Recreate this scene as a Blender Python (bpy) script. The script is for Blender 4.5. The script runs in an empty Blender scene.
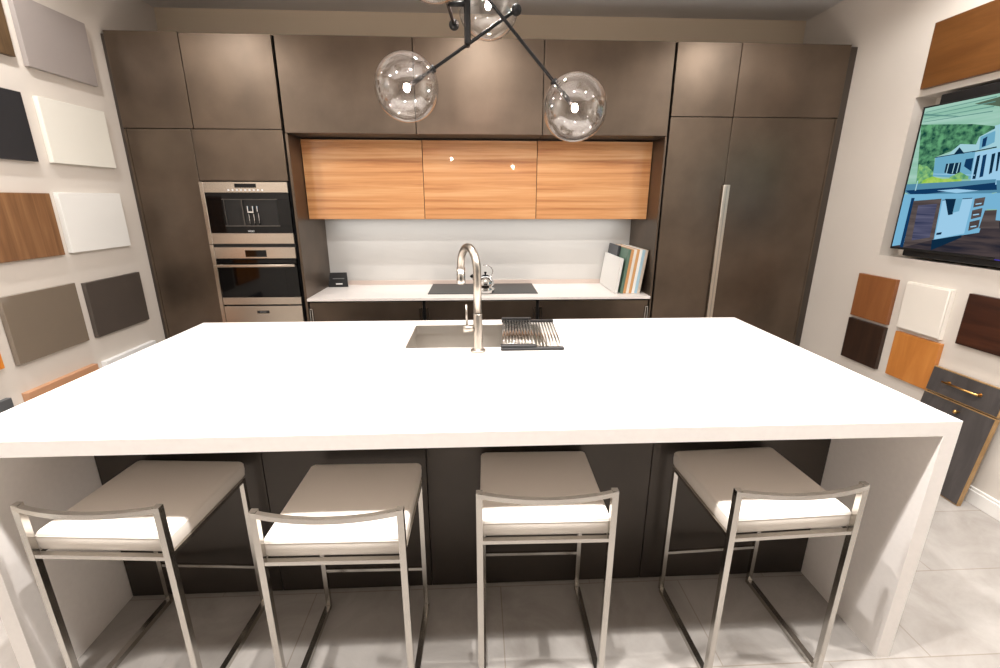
import bpy, bmesh, math, random
from mathutils import Vector, Matrix
random.seed(7)
SC = bpy.context.scene
COL = SC.collection
PI = math.pi

# ------------------------------------------------------------------ materials
def lin(c):
    return tuple(((v / 255) / 12.92 if v / 255 <= .04045 else ((v / 255 + .055) / 1.055) ** 2.4) for v in c) + (1,)

def new_mat(name):
    m = bpy.data.materials.new(name); m.use_nodes = True
    nt = m.node_tree
    return m, nt, nt.nodes['Principled BSDF']

def plain(name, rgb, rough=.5, metal=0, coat=0, spec=.5, var=0.0, vscale=8, bump=0, bscale=200):
    m, nt, b = new_mat(name)
    b.inputs['Base Color'].default_value = lin(rgb)
    b.inputs['Roughness'].default_value = rough
    b.inputs['Metallic'].default_value = metal
    b.inputs['Coat Weight'].default_value = coat
    b.inputs['Specular IOR Level'].default_value = spec
    tc = nt.nodes.new('ShaderNodeTexCoord')
    if var:
        n = nt.nodes.new('ShaderNodeTexNoise'); n.inputs['Scale'].default_value = vscale; n.inputs['Detail'].default_value = 5
        r = nt.nodes.new('ShaderNodeValToRGB')
        r.color_ramp.elements[0].position = .3; r.color_ramp.elements[1].position = .7
        r.color_ramp.elements[0].color = lin([max(0, v * (1 - var)) for v in rgb])
        r.color_ramp.elements[1].color = lin([min(255, v * (1 + var)) for v in rgb])
        nt.links.new(tc.outputs['Object'], n.inputs['Vector']); nt.links.new(n.outputs['Fac'], r.inputs['Fac'])
        nt.links.new(r.outputs['Color'], b.inputs['Base Color'])
    if bump:
        n2 = nt.nodes.new('ShaderNodeTexNoise'); n2.inputs['Scale'].default_value = bscale
        bp = nt.nodes.new('ShaderNodeBump'); bp.inputs['Strength'].default_value = bump; bp.inputs['Distance'].default_value = .002
        nt.links.new(tc.outputs['Object'], n2.inputs['Vector']); nt.links.new(n2.outputs['Fac'], bp.inputs['Height'])
        nt.links.new(bp.outputs['Normal'], b.inputs['Normal'])
    return m

def wood(name, dark, mid, light, scale, rough=.4, coat=0, detail=4, dist=.6):
    """streaky grain: noise stretched by the per-axis scale"""
    m, nt, b = new_mat(name)
    tc = nt.nodes.new('ShaderNodeTexCoord')
    mp = nt.nodes.new('ShaderNodeMapping'); mp.inputs['Scale'].default_value = scale
    n = nt.nodes.new('ShaderNodeTexNoise'); n.inputs['Scale'].default_value = 1; n.inputs['Detail'].default_value = detail
    n.inputs['Roughness'].default_value = .62; n.inputs['Distortion'].default_value = dist
    r = nt.nodes.new('ShaderNodeValToRGB')
    e = r.color_ramp.elements
    e[0].position = .30; e[0].color = lin(dark); e[1].position = .72; e[1].color = lin(light)
    x = e.new(.5); x.color = lin(mid)
    nt.links.new(tc.outputs['Object'], mp.inputs['Vector']); nt.links.new(mp.outputs['Vector'], n.inputs['Vector'])
    nt.links.new(n.outputs['Fac'], r.inputs['Fac']); nt.links.new(r.outputs['Color'], b.inputs['Base Color'])
    b.inputs['Roughness'].default_value = rough; b.inputs['Coat Weight'].default_value = coat
    b.inputs['Coat Roughness'].default_value = .03
    return m

def steel(name, rgb, rough, scale):
    m, nt, b = new_mat(name)
    tc = nt.nodes.new('ShaderNodeTexCoord')
    mp = nt.nodes.new('ShaderNodeMapping'); mp.inputs['Scale'].default_value = scale
    n = nt.nodes.new('ShaderNodeTexNoise'); n.inputs['Scale'].default_value = 1; n.inputs['Detail'].default_value = 3
    r = nt.nodes.new('ShaderNodeMapRange'); r.inputs['To Min'].default_value = rough * .8; r.inputs['To Max'].default_value = rough * 1.25
    nt.links.new(tc.outputs['Object'], mp.inputs['Vector']); nt.links.new(mp.outputs['Vector'], n.inputs['Vector'])
    nt.links.new(n.outputs['Fac'], r.inputs['Value']); nt.links.new(r.outputs['Result'], b.inputs['Roughness'])
    bp = nt.nodes.new('ShaderNodeBump'); bp.inputs['Strength'].default_value = .08; bp.inputs['Distance'].default_value = .001
    nt.links.new(n.outputs['Fac'], bp.inputs['Height']); nt.links.new(bp.outputs['Normal'], b.inputs['Normal'])
    b.inputs['Base Color'].default_value = lin(rgb); b.inputs['Metallic'].default_value = 1
    return m

def glow(name, rgb, s):
    m, nt, b = new_mat(name)
    nt.nodes.remove(b)
    e = nt.nodes.new('ShaderNodeEmission'); e.inputs['Color'].default_value = lin(rgb); e.inputs['Strength'].default_value = s
    nt.links.new(e.outputs[0], nt.nodes['Material Output'].inputs[0])
    return m

def glow_noise(name, a, c, s, sc):
    m, nt, b = new_mat(name)
    nt.nodes.remove(b)
    tc = nt.nodes.new('ShaderNodeTexCoord'); mp = nt.nodes.new('ShaderNodeMapping'); mp.inputs['Scale'].default_value = sc
    n = nt.nodes.new('ShaderNodeTexNoise'); n.inputs['Scale'].default_value = 1; n.inputs['Detail'].default_value = 4
    r = nt.nodes.new('ShaderNodeValToRGB'); r.color_ramp.elements[0].position = .36; r.color_ramp.elements[1].position = .64
    r.color_ramp.elements[0].color = lin(a); r.color_ramp.elements[1].color = lin(c)
    e = nt.nodes.new('ShaderNodeEmission'); e.inputs['Strength'].default_value = s
    L = nt.links.new
    L(tc.outputs['Object'], mp.inputs['Vector']); L(mp.outputs['Vector'], n.inputs['Vector']); L(n.outputs['Fac'], r.inputs['Fac'])
    L(r.outputs['Color'], e.inputs['Color']); L(e.outputs[0], nt.nodes['Material Output'].inputs[0])
    return m

def thin_glass(name):
    m, nt, b = new_mat(name)
    nt.nodes.remove(b)
    t = nt.nodes.new('ShaderNodeBsdfTransparent'); t.inputs[0].default_value = (.97, .97, .97, 1)
    g = nt.nodes.new('ShaderNodeBsdfGlossy'); g.inputs['Roughness'].default_value = .02
    lw = nt.nodes.new('ShaderNodeLayerWeight'); lw.inputs['Blend'].default_value = .5
    p = nt.nodes.new('ShaderNodeMath'); p.operation = 'POWER'; p.inputs[1].default_value = 3.0
    q = nt.nodes.new('ShaderNodeMath'); q.operation = 'MULTIPLY_ADD'; q.inputs[1].default_value = .95; q.inputs[2].default_value = .13
    mx = nt.nodes.new('ShaderNodeMixShader')
    L = nt.links.new
    L(lw.outputs['Facing'], p.inputs[0]); L(p.outputs[0], q.inputs[0]); L(q.outputs[0], mx.inputs[0])
    L(t.outputs[0], mx.inputs[1]); L(g.outputs[0], mx.inputs[2]); L(mx.outputs[0], nt.nodes['Material Output'].inputs[0])
    return m

def floor_mat():
    m, nt, b = new_mat('floor_tile')
    L = nt.links.new
    tc = nt.nodes.new('ShaderNodeTexCoord')
    mp = nt.nodes.new('ShaderNodeMapping'); mp.inputs['Location'].default_value = (0.0, 1.88 + .373 * 10, 0)
    br = nt.nodes.new('ShaderNodeTexBrick'); br.inputs['Scale'].default_value = 1
    br.inputs['Brick Width'].default_value = .75; br.inputs['Row Height'].default_value = .373
    br.inputs['Mortar Size'].default_value = .0022; br.inputs['Mortar Smooth'].default_value = .2; br.inputs['Bias'].default_value = 0
    br.inputs['Color1'].default_value = lin((168, 163, 158)); br.inputs['Color2'].default_value = lin((181, 176, 171))
    br.inputs['Mortar'].default_value = lin((152, 143, 133))
    n1 = nt.nodes.new('ShaderNodeTexNoise'); n1.inputs['Scale'].default_value = 3.2; n1.inputs['Detail'].default_value = 8; n1.inputs['Roughness'].default_value = .65; n1.inputs['Distortion'].default_value = .8
    r = nt.nodes.new('ShaderNodeValToRGB'); r.color_ramp.elements[0].position = .32; r.color_ramp.elements[1].position = .66
    r.color_ramp.elements[0].color = (.70, .68, .66, 1); r.color_ramp.elements[1].color = (1, 1, 1, 1)
    mx = nt.nodes.new('ShaderNodeMix'); mx.data_type = 'RGBA'; mx.blend_type = 'MULTIPLY'; mx.inputs[0].default_value = 1
    L(tc.outputs['Object'], mp.inputs['Vector']); L(mp.outputs['Vector'], br.inputs['Vector']); L(tc.outputs['Object'], n1.inputs['Vector'])
    L(n1.outputs['Fac'], r.inputs['Fac']); L(br.outputs['Color'], mx.inputs[6]); L(r.outputs['Color'], mx.inputs[7])
    L(mx.outputs[2], b.inputs['Base Color'])
    b.inputs['Roughness'].default_value = .42
    return m

M = dict(
    wall=plain('wall_paint', (213, 206, 197), .85, var=.01, vscale=2),
    ceiling=plain('ceiling_paint', (226, 222, 218), .9),
    upper=plain('back_wall_paint', (232, 217, 194), .9),
    trim=plain('white_trim', (236, 234, 230), .45),
    floor=floor_mat(),
    lacquer=plain('brown_metal_lacquer', (101, 88, 76), .36, metal=.8, var=.10, vscale=3.0),
    island=plain('island_shaded_lacquer', (66, 59, 53), .36, metal=.35, var=.08, vscale=3.0),  # cabinet lacquer again, with the shade under the worktop put into its colour
    lacquer_edge=plain('brown_edge', (60, 51, 43), .5),
    gap=plain('dark_gap', (14, 12, 11), .8),
    zebra=wood('orange_zebrano', (168, 104, 58), (208, 150, 97), (228, 182, 134), (.5, 2.0, 19), .35, 1.0, 5, .45),
    quartz=plain('white_quartz', (243, 237, 232), .32, var=.008, vscale=60),
    splash=plain('backsplash_glass', (204, 202, 198), .35),
    reflection_strip=plain('reflection_tint', (206, 190, 180), .3),
    steel_h=plain('brushed_steel_horizontal', (190, 180, 168), .27, 1),
    steel_v=plain('satin_steel', (196, 192, 186), .2, 1),
    steel_sink=steel('sink_steel', (205, 200, 193), .42, (60, 60, 3)),
    handle=plain('satin_aluminium', (206, 196, 182), .42, 1),
    nickel=plain('brushed_nickel', (176, 169, 160), .33, 1),
    chrome=plain('chrome', (215, 215, 215), .06, 1),
    black_glass=plain('black_glass', (6, 6, 7), .05, 0, spec=.28),
    trim_dim=plain('smoked_trim', (92, 88, 84), .35, .6),
    dark_inside=plain('dark_inside', (11, 11, 12), .4),
    cook=plain('black_ceramic', (50, 50, 50), .38),
    black=plain('black_metal', (9, 9, 10), .42, 0, spec=.22),
    satin_black=plain('satin_black', (20, 20, 21), .5),
    leather=plain('off_white_leather', (240, 231, 221), .5, bump=.15, bscale=160),
    stitch=plain('seam_thread', (196, 188, 178), .7),
    glass=thin_glass('clear_globe_glass'),
    bulb=glow('bulb_glow', (255, 228, 214), 650),
    plug=plain('grey_rubber', (60, 60, 60), .6),
    brass=plain('satin_brass', (196, 152, 92), .3, 1),
    print=plain('pale_print', (225, 225, 225), .5),
    print_dim=plain('grey_print', (120, 120, 118), .5),
)
# ------------------------------------------------------------------ mesh building
class MB:
    def __init__(self, o=(0, 0, 0)):
        self.bm = bmesh.new(); self.o = Vector(o); self.mi = 0; self.smooth = False
    def _new(self, faces):
        for f in faces:
            f.material_index = self.mi; f.smooth = self.smooth
    def box(self, x0, x1, y0, y1, z0, z1, bev=0.0, seg=1):
        x0, x1 = sorted((x0, x1)); y0, y1 = sorted((y0, y1)); z0, z1 = sorted((z0, z1))
        r = bmesh.ops.create_cube(self.bm, size=1)
        vs = r['verts']
        for v in vs:
            v.co = Vector(((x0 + x1) / 2 + v.co.x * (x1 - x0), (y0 + y1) / 2 + v.co.y * (y1 - y0), (z0 + z1) / 2 + v.co.z * (z1 - z0))) - self.o
        fs = list({f for v in vs for f in v.link_faces})
        self._new(fs)
        if bev:
            es = list({e for v in vs for e in v.link_edges})
            rr = bmesh.ops.bevel(self.bm, geom=es, offset=bev, segments=seg, affect='EDGES', profile=.5)
            for f in rr['faces']: f.material_index = self.mi; f.smooth = seg > 1
        return self
    def tube(self, pts, r, n=12, cap=True, closed=False):
        """round tube along a polyline; r a number or one per point"""
        P = [Vector(p) - self.o for p in pts]; N = len(P)
        R = r if isinstance(r, (list, tuple)) else [r] * N
        rings = []; up = None
        for i in range(N):
            if closed: t = (P[(i + 1) % N] - P[i - 1])
            else: t = P[min(i + 1, N - 1)] - P[max(i - 1, 0)]
            t.normalize()
            if up is None:
                a = Vector((0, 0, 1)) if abs(t.z) < .9 else Vector((1, 0, 0))
                up = (a - t * a.dot(t)).normalized()
            else:
                up = (up - t * up.dot(t)).normalized()
            s = t.cross(up)
            rings.append([self.bm.verts.new(P[i] + (up * math.cos(2 * PI * k / n) + s * math.sin(2 * PI * k / n)) * R[i]) for k in range(n)])
        fs = []
        for i in range(N if closed else N - 1):
            a, b = rings[i], rings[(i + 1) % N]
            for k in range(n):
                f = self.bm.faces.new((a[k], a[(k + 1) % n], b[(k + 1) % n], b[k])); f.smooth = True; f.material_index = self.mi
        if cap and not closed:
            for rr in (rings[0][::-1], rings[-1]):
                f = self.bm.faces.new(rr); f.material_index = self.mi
        return self
    def lathe(self, prof, c=(0, 0, 0), n=28):
        """revolve (radius, z) pairs about a vertical axis through c"""
        c = Vector(c) - self.o; rings = []
        for r, z in prof:
            if r < 1e-6: rings.append([self.bm.verts.new(c + Vector((0, 0, z)))])
            else: rings.append([self.bm.verts.new(c + Vector((r * math.cos(2 * PI * k / n), r * math.sin(2 * PI * k / n), z))) for k in range(n)])
        for a, b in zip(rings, rings[1:]):
            for k in range(n):
                q = [a[k % len(a)], a[(k + 1) % len(a)], b[(k + 1) % len(b)], b[k % len(b)]]
                u = []
                for v in q:
                    if v not in u: u.append(v)
                if len(u) >= 3:
                    f = self.bm.faces.new(u); f.smooth = True; f.material_index = self.mi
        return self
    def ball(self, c, r, sx=1, sy=1, sz=1, u=24, v=14):
        rr = bmesh.ops.create_uvsphere(self.bm, u_segments=u, v_segments=v, radius=r)
        for w in rr['verts']:
            w.co = Vector((w.co.x * sx, w.co.y * sy, w.co.z * sz)) + Vector(c) - self.o
        for f in {f for w in rr['verts'] for f in w.link_faces}: f.smooth = True; f.material_index = self.mi
        return self
    def poly(self, pts):
        f = self.bm.faces.new([self.bm.verts.new(Vector(p) - self.o) for p in pts]); f.material_index = self.mi
        return self
    def prism(self, pts, off):
        """extrude a planar outline by the vector off"""
        off = Vector(off)
        a = [self.bm.verts.new(Vector(p) - self.o) for p in pts]; b = [self.bm.verts.new(Vector(p) + off - self.o) for p in pts]
        n = len(a)
        fs = [self.bm.faces.new(a[::-1]), self.bm.faces.new(b)] + [self.bm.faces.new((a[i], a[(i + 1) % n], b[(i + 1) % n], b[i])) for i in range(n)]
        for f in fs: f.material_index = self.mi
        return self
    def build(self, name, mat, parent=None, loc=None):
        me = bpy.data.meshes.new(name)
        bmesh.ops.recalc_face_normals(self.bm, faces=self.bm.faces[:])
        self.bm.to_mesh(me); self.bm.free()
        for m in (mat if isinstance(mat, list) else [mat]): me.materials.append(m)
        o = bpy.data.objects.new(name, me); COL.objects.link(o)
        if parent is not None: o.parent = parent
        else: o.location = loc if loc is not None else self.o
        return o

def tag(o, label, cat, group=None):
    o['label'] = label; o['category'] = cat
    if group: o['group'] = group
    return o
def thing(name, label, cat, loc, group=None, rz=0):
    o = bpy.data.objects.new(name, None); COL.objects.link(o); o.location = loc; o.rotation_euler = (0, 0, rz)
    o.empty_display_size = .05
    return tag(o, label, cat, group)
def structure(o):
    o['kind'] = 'structure'; return o
def text(name, s, size, mat, parent, loc, rot=(PI / 2, 0, 0)):
    """raised lettering, turned into a mesh"""
    c = bpy.data.curves.new(name, 'FONT'); c.body = s; c.size = size; c.align_x = 'CENTER'; c.align_y = 'CENTER'; c.extrude = .0006
    t = bpy.data.objects.new(name, c); COL.objects.link(t)
    dg = bpy.context.evaluated_depsgraph_get(); me = bpy.data.meshes.new_from_object(t.evaluated_get(dg))
    bpy.data.objects.remove(t)
    me.materials.clear(); me.materials.append(mat)
    o = bpy.data.objects.new(name, me); COL.objects.link(o); o.parent = parent; o.location = loc; o.rotation_euler = rot
    return o
WORLD, ROW1, ROW1N, ROW2, ROW3, SPLASH_FILL, EXPO = .12, 50, 150, 52, 0, 4.5, .12
R1Y, R2Y = -2.60, -1.15
ROW1_X = (-2.05, -.95, 0, .95, 2.05)
ROW2_X = (-2.05, -.05, 1.95)
# ------------------------------------------------------------------ camera (fitted from the photo's vanishing points)
cam = bpy.data.cameras.new('camera'); co = bpy.data.objects.new('camera', cam); COL.objects.link(co)
cam.sensor_width = 36; cam.sensor_fit = 'HORIZONTAL'; cam.lens = 455.395 * 36 / 1000; cam.clip_start = .02
ya, pi_, ro = (math.radians(v) for v in (-2.7408, 16.3037, .1023))
fw = Vector((-math.sin(ya) * math.cos(pi_), math.cos(ya) * math.cos(pi_), -math.sin(pi_)))
rt = Vector((math.cos(ya), math.sin(ya), 0)); up = rt.cross(fw)
r2 = rt * math.cos(ro) + up * math.sin(ro); u2 = -rt * math.sin(ro) + up * math.cos(ro)
co.matrix_world = Matrix(((r2.x, u2.x, -fw.x, -.0771), (r2.y, u2.y, -fw.y, -3.3999), (r2.z, u2.z, -fw.z, 1.5385), (0, 0, 0, 1)))
SC.camera = co

# ------------------------------------------------------------------ room shell
WL, WR, WB, HC, YN = -2.448, 2.530, .62, 2.905, -6.5
structure(MB((0, 0, 0)).box(WL - .3, WR + .4, YN, WB + .15, -.1, 0).build('floor', M['floor']))
structure(MB().box(WL - .3, WR + .4, YN, WB + .15, HC, HC + .1).build('ceiling', M['ceiling']))
structure(MB().box(WL - .15, WL, YN, WB + .12, 0, HC).build('wall_left', M['wall']))
structure(MB().box(WL, WR + .15, WB, WB + .12, 0, HC).build('wall_back', M['upper']))
NY0, NY1, NZ0, NZ1, ND = -2.16, -.530, 1.206, 2.130, .13
w = MB()
w.box(WR, WR + ND + .06, YN, NY0, 0, HC); w.box(WR, WR + ND + .06, NY1, WB, 0, HC)
w.box(WR, WR + ND + .06, NY0, NY1, 0, NZ0); w.box(WR, WR + ND + .06, NY0, NY1, NZ1, HC)
w.box(WR + ND, WR + ND + .06, NY0, NY1, NZ0, NZ1)
structure(w.build('wall_right', M['wall']))
def skirting(name, x0, x1):
    s = MB(); s.box(x0, x1, YN, -.02, 0, .075, .002)
    xm = x0 + (x1 - x0) * (.35 if x0 > 0 else 0); xn = x1 - (x1 - x0) * (0 if x0 > 0 else .35)
    s.box(xm, xn, YN, -.02, .075, .092, .003)
    structure(s.build(name, M['trim']))
skirting('baseboard_left', WL, WL + .015); skirting('baseboard_right', WR - .015, WR)

# ------------------------------------------------------------------ tall cabinet wall
D = .022       # door thickness
G = .0022      # half a joint
ZT = 2.562
def door(parent, name, x0, x1, z0, z1, mat='lacquer', y0=0.0, d=D):
    p = parent.location
    return MB(p).box(x0 + G, x1 - G, y0, y0 + d, z0 + G, z1 - G, .0018, 2).build(name, M[mat], parent)
def carcass(parent, x0, x1, z0, z1, y0=D + .002, y1=.598, mat='gap', holes=None):
    return MB(parent.location).box(x0, x1, y0, y1, z0, z1).build('body', M[mat], parent)

# pantry at the left end
t = thing('tall_cabinet', 'narrow brown tall pantry cabinet between the left wall and the oven tower', 'cabinet', (-2.19, 0, 0))
carcass(t, -2.422, -1.978, .1, ZT); MB(t.location).box(-2.422, -1.978, .06, .598, 0, .1).build('plinth', M['satin_black'], t)
door(t, 'door', -2.424, -1.967, 1.997, ZT + .006); door(t, 'door', -2.406, -1.988, .1, 1.997)
MB(t.location).box(-2.424, -2.4085, .004, D, .1, 1.994).build('side_frame', M['lacquer'], t)
MB(t.location).box(-2.4475, -2.4255, .012, .598, 0, ZT - .012).build('filler_strip', M['lacquer_edge'], t)
# oven tower
t = thing('oven_tower', 'brown tall cabinet holding the built-in coffee machine and steel oven', 'cabinet', (-1.68, 0, 0))
b = MB(t.location); b.box(-1.977, -1.387, D + .002, .598, 1.68, ZT); b.box(-1.977, -1.387, .42, .598, .1, 1.68)
b.box(-1.977, -1.962, D + .002, .42, .1, 1.68); b.box(-1.402, -1.387, D + .002, .42, .1, 1.68); b.build('body', M['gap'], t)
door(t, 'door', -1.967, -1.387, 1.997, ZT); door(t, 'door', -1.988, -1.387, 1.666, 1.997); door(t, 'door', -1.988, -1.387, .1, .585)
MB(t.location).box(-1.977, -1.387, .06, .598, 0, .1).build('plinth', M['satin_black'], t)
MB(t.location).box(-1.374, -1.356, 0, .598, 0, 1.974, .001).build('side_panel', M['lacquer'], t)

# right-hand tall units
t = thing('tall_cabinet', 'brown tall fridge cabinet with the long steel handle', 'cabinet', (1.49, 0, 0))
carcass(t, 1.272, 1.700, .1, ZT); MB(t.location).box(1.272, 1.700, .06, .598, 0, .1).build('plinth', M['satin_black'], t)
door(t, 'door', 1.271, 1.714, 2.102, ZT); dr = door(t, 'door', 1.271, 1.714, .1, 2.102)
MB(t.location).box(1.246, 1.259, 0, .598, 0, 1.974, .001).build('side_panel', M['lacquer'], t)
h = MB(t.location); h.box(1.700, 1.748, -.026, -.014, .62, 1.652, .003, 2)
h.build('handle', M['handle'], dr)
h = MB(t.location); h.box(1.702, 1.712, -.014, 0, .62, 1.65); h.build('handle_mount', M['nickel'], dr)
h = MB(t.location); h.box(1.722, 1.728, -.0275, -.0255, .63, 1.642); h.build('handle_groove', M['nickel'], dr)
t = thing('tall_cabinet', 'widest brown tall cabinet, at the right end against the television wall', 'cabinet', (2.1, 0, 0))
carcass(t, 1.735, 2.47, .1, ZT); MB(t.location).box(1.73, 2.47, .06, .598, 0, .1).build('plinth', M['satin_black'], t)
door(t, 'door', 1.714, 2.476, 2.102, ZT); door(t, 'door', 1.714, 2.458, .1, 2.102)
MB(t.location).box(2.4605, 2.474, .004, D, .1, 2.099).build('side_frame', M['lacquer'], t)
MB(t.location).box(2.478, 2.5295, .014, .598, 0, ZT - .012).build('filler_strip', M['lacquer_edge'], t)

# bridge cabinets over the niche
for x0, x1, lab in ((-1.373, -.490, 'brown upper cabinet next to the oven tower, above the first wood door'),
                    (-.490, .377, 'brown upper cabinet in the middle, behind the pendant lamp'),
                    (.377, 1.259, 'brown upper cabinet next to the fridge cabinet, above the last wood door')):
    t = thing('upper_cabinet', lab, 'cabinet', ((x0 + x1) / 2, 0, 1.977), 'brown cabinets above the wood doors')
    MB(t.location).box(x0 + .002, x1 - .002, D + .002, .598, 1.977, ZT).build('body', M['lacquer_edge'], t)
    door(t, 'door', x0, x1, 1.975, ZT)
for x0, x1, lab in ((-1.354, -.480, 'glossy striped orange wood wall cabinet nearest the oven tower'),
                    (-.480, .372, 'glossy striped orange wood wall cabinet in the middle, with the lamp reflected in it'),
                    (.372, 1.244, 'glossy striped orange wood wall cabinet nearest the fridge cabinet')):
    t = thing('wood_wall_cabinet', lab, 'cabinet', ((x0 + x1) / 2, .22, 1.40), 'orange wood wall cabinets')
    MB(t.location).box(x0 + .002, x1 - .002, .243, .598, 1.404, 1.974).build('body', M['lacquer_edge'], t)
    dz = door(t, 'door', x0, x1, 1.400, 1.966, 'zebra', .22)

# base cabinets, worktop, splashback
for x0, x1, lab in ((-1.355, -.492, 'brown base cabinet nearest the oven tower under the back worktop'),
                    (-.492, .374, 'brown base cabinet under the black cooktop'),
                    (.374, 1.245, 'brown base cabinet under the leaning sample boards')):
    t = thing('base_cabinet', lab, 'cabinet', ((x0 + x1) / 2, 0, 0), 'brown base cabinets behind the island')
    MB(t.location).box(x0 + .001, x1 - .001, D + .002, .598, .1, .812).build('body', M['gap'], t)
    MB(t.location).box(x0 + .001, x1 - .001, .06, .598, 0, .1).build('plinth', M['satin_black'], t)
    dr = door(t, 'door', x0 + .010, x1 - .010, .1, .806)
    for xa in (x0 + .012, x1 - .033):
        q = MB(t.location)
        q.box(xa, xa + .021, -.012, 0, .752, .757); q.box(xa, xa + .004, -.012, 0, .55, .753); q.box(xa + .017, xa + .021, -.012, 0, .55, .753)
        q.build('edge_pull', M['steel_v'], dr)
t = thing('back_worktop', 'thin white worktop along the back wall with a low pinkish strip standing in for a reflection', 'worktop', (-.06, .28, .815))
MB(t.location).box(-1.355, 1.245, -.012, .598, .815, .835, .002, 2).build('slab', M['quartz'], t)
MB(t.location).box(-1.355, 1.245, .575, .588, .8352, .872, .002).build('reflection_strip', M['reflection_strip'], t)  # pinkish reflection at the foot of the backsplash, built as a coloured strip
tag(MB((-.06, .595, 1.1)).box(-1.355, 1.245, .589, .598, .836, 1.403).build('backsplash_panel', M['splash']),
    'plain pale grey backsplash panel between worktop and wood cabinets', 'backsplash')

# ------------------------------------------------------------------ appliances
XA, XB = -1.986, -1.391
XI = -1.957
t = thing('coffee_machine', 'built-in steel and black glass coffee machine above the oven', 'coffee machine', (-1.68, 0, 1.238))
MB(t.location).box(-1.95, -1.41, .0, .40, 1.245, 1.655).build('housing', M['dark_inside'], t)
p = MB(t.location).box(XI, XB, -.022, -.002, 1.59, 1.661, .002).build('control_panel', M['steel_h'], t)
MB(t.location).box(-1.748, -1.603, -.0235, -.0215, 1.622, 1.649).build('display', M['black_glass'], p)
for k in range(9):
    MB(t.location).tube([(-1.792 + k * .0285, -.0215, 1.607), (-1.792 + k * .0285, -.0245, 1.607)], .0062, 12).build('button', M['print'], p)
MB(t.location).box(XA, XI - .001, -.022, -.002, 1.238, 1.661, .002).build('side_trim', M['steel_h'], t)
g = MB(t.location); g.box(XI, XB, -.020, -.002, 1.545, 1.588, .001); g.box(XI, XB, -.020, -.002, 1.317, 1.365, .001)
g.box(XI, -1.845, -.020, -.002, 1.365, 1.545); g.box(-1.48, XB, -.020, -.002, 1.365, 1.545)
g.build('glass_front', M['black_glass'], t)
MB(t.location).box(-1.845, -1.48, -.0035, -.0015, 1.365, 1.545).build('niche_back', M['dark_inside'], t)
g = MB(t.location)
for x in (-1.846, -1.724): g.box(x, x + .006, -.014, -.0035, 1.365, 1.545)
g.box(-1.85, -1.475, -.0215, -.0195, 1.362, 1.369); g.box(-1.85, -1.475, -.0215, -.0195, 1.542, 1.547)
g.build('niche_trim', M['trim_dim'], t)
g = MB(t.location)
for x in (-1.69, -1.655, -1.625): g.box(x, x + .011, -.019, -.004, 1.46, 1.503, .003)
g.box(-1.69, -1.644, -.019, -.004, 1.452, 1.466, .003)
for x in (-1.683, -1.65, -1.617): g.tube([(x, -.012, 1.455), (x, -.012, 1.37)], .003, 8)
g.build('spout', M['chrome'], t)
MB(t.location).box(XI, XB, -.022, -.002, 1.240, 1.315, .002).build('drip_drawer', M['steel_h'], t)
text('brand_lettering', 'WOLF', .016, M['print'], t, (0, -.0207, 1.328 - 1.238))

t = thing('oven', 'built-in stainless steel oven with bar handle and black glass door', 'oven', (-1.68, 0, .79))
MB(t.location).box(-1.95, -1.41, .0, .40, .80, 1.22).build('housing', M['dark_inside'], t)
p = MB(t.location).box(XI, XB, -.022, -.002, 1.136, 1.217, .002).build('control_panel', M['steel_h'], t)
MB(t.location).box(-1.744, -1.596, -.0235, -.0215, 1.148, 1.196).build('display', M['black_glass'], p)
MB(t.location).box(XA, XI - .001, -.022, -.002, .60, 1.235, .002).build('side_trim', M['steel_h'], t)
MB(t.location).box(XI, XB, -.008, -.002, 1.217, 1.238).build('vent_gap', M['satin_black'], t)
dr = MB(t.location).box(XI, XB, -.022, -.002, .854, 1.130, .002).build('door', M['black_glass'], t)
MB(t.location).box(-1.87, -1.48, -.0228, -.0215, .895, 1.06).build('window', M['black_glass'], dr)
g = MB(t.location); g.box(-1.955, -1.392, -.068, -.05, 1.080, 1.099, .004, 2); g.build('handle', M['steel_h'], dr)
for x in (-1.93, -1.43): MB(t.location).box(x, x + .018, -.0505, -.021, 1.083, 1.096).build('handle_post', M['nickel'], dr)
MB(t.location).box(XI, XB, -.022, -.002, .797, .852, .002).build('lower_trim', M['steel_h'], t)
t = thing('warming_drawer', 'stainless steel warming drawer below the oven', 'drawer', (-1.68, 0, .595))
MB(t.location).box(-1.95, -1.41, .0, .40, .60, .785).build('housing', M['dark_inside'], t)
f = MB(t.location).box(XI, XB, -.022, -.002, .598, .786, .002).build('front', M['steel_h'], t)
MB(t.location).box(-1.722, -1.634, -.0232, -.0215, .731, .752).build('badge', M['satin_black'], f)
text('badge_lettering', 'WOLF', .017, M['print_dim'], f, (-.678 + 1.68 - 1.0, -.0237, .7415 - .595))

tag(MB((-.05, .36, .8355)).box(-.474, .392, .125, .567, .8352, .8405, .0015).build('cooktop', M['cook']),
    'flat black ceramic cooktop set on the back worktop', 'cooktop')
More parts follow.
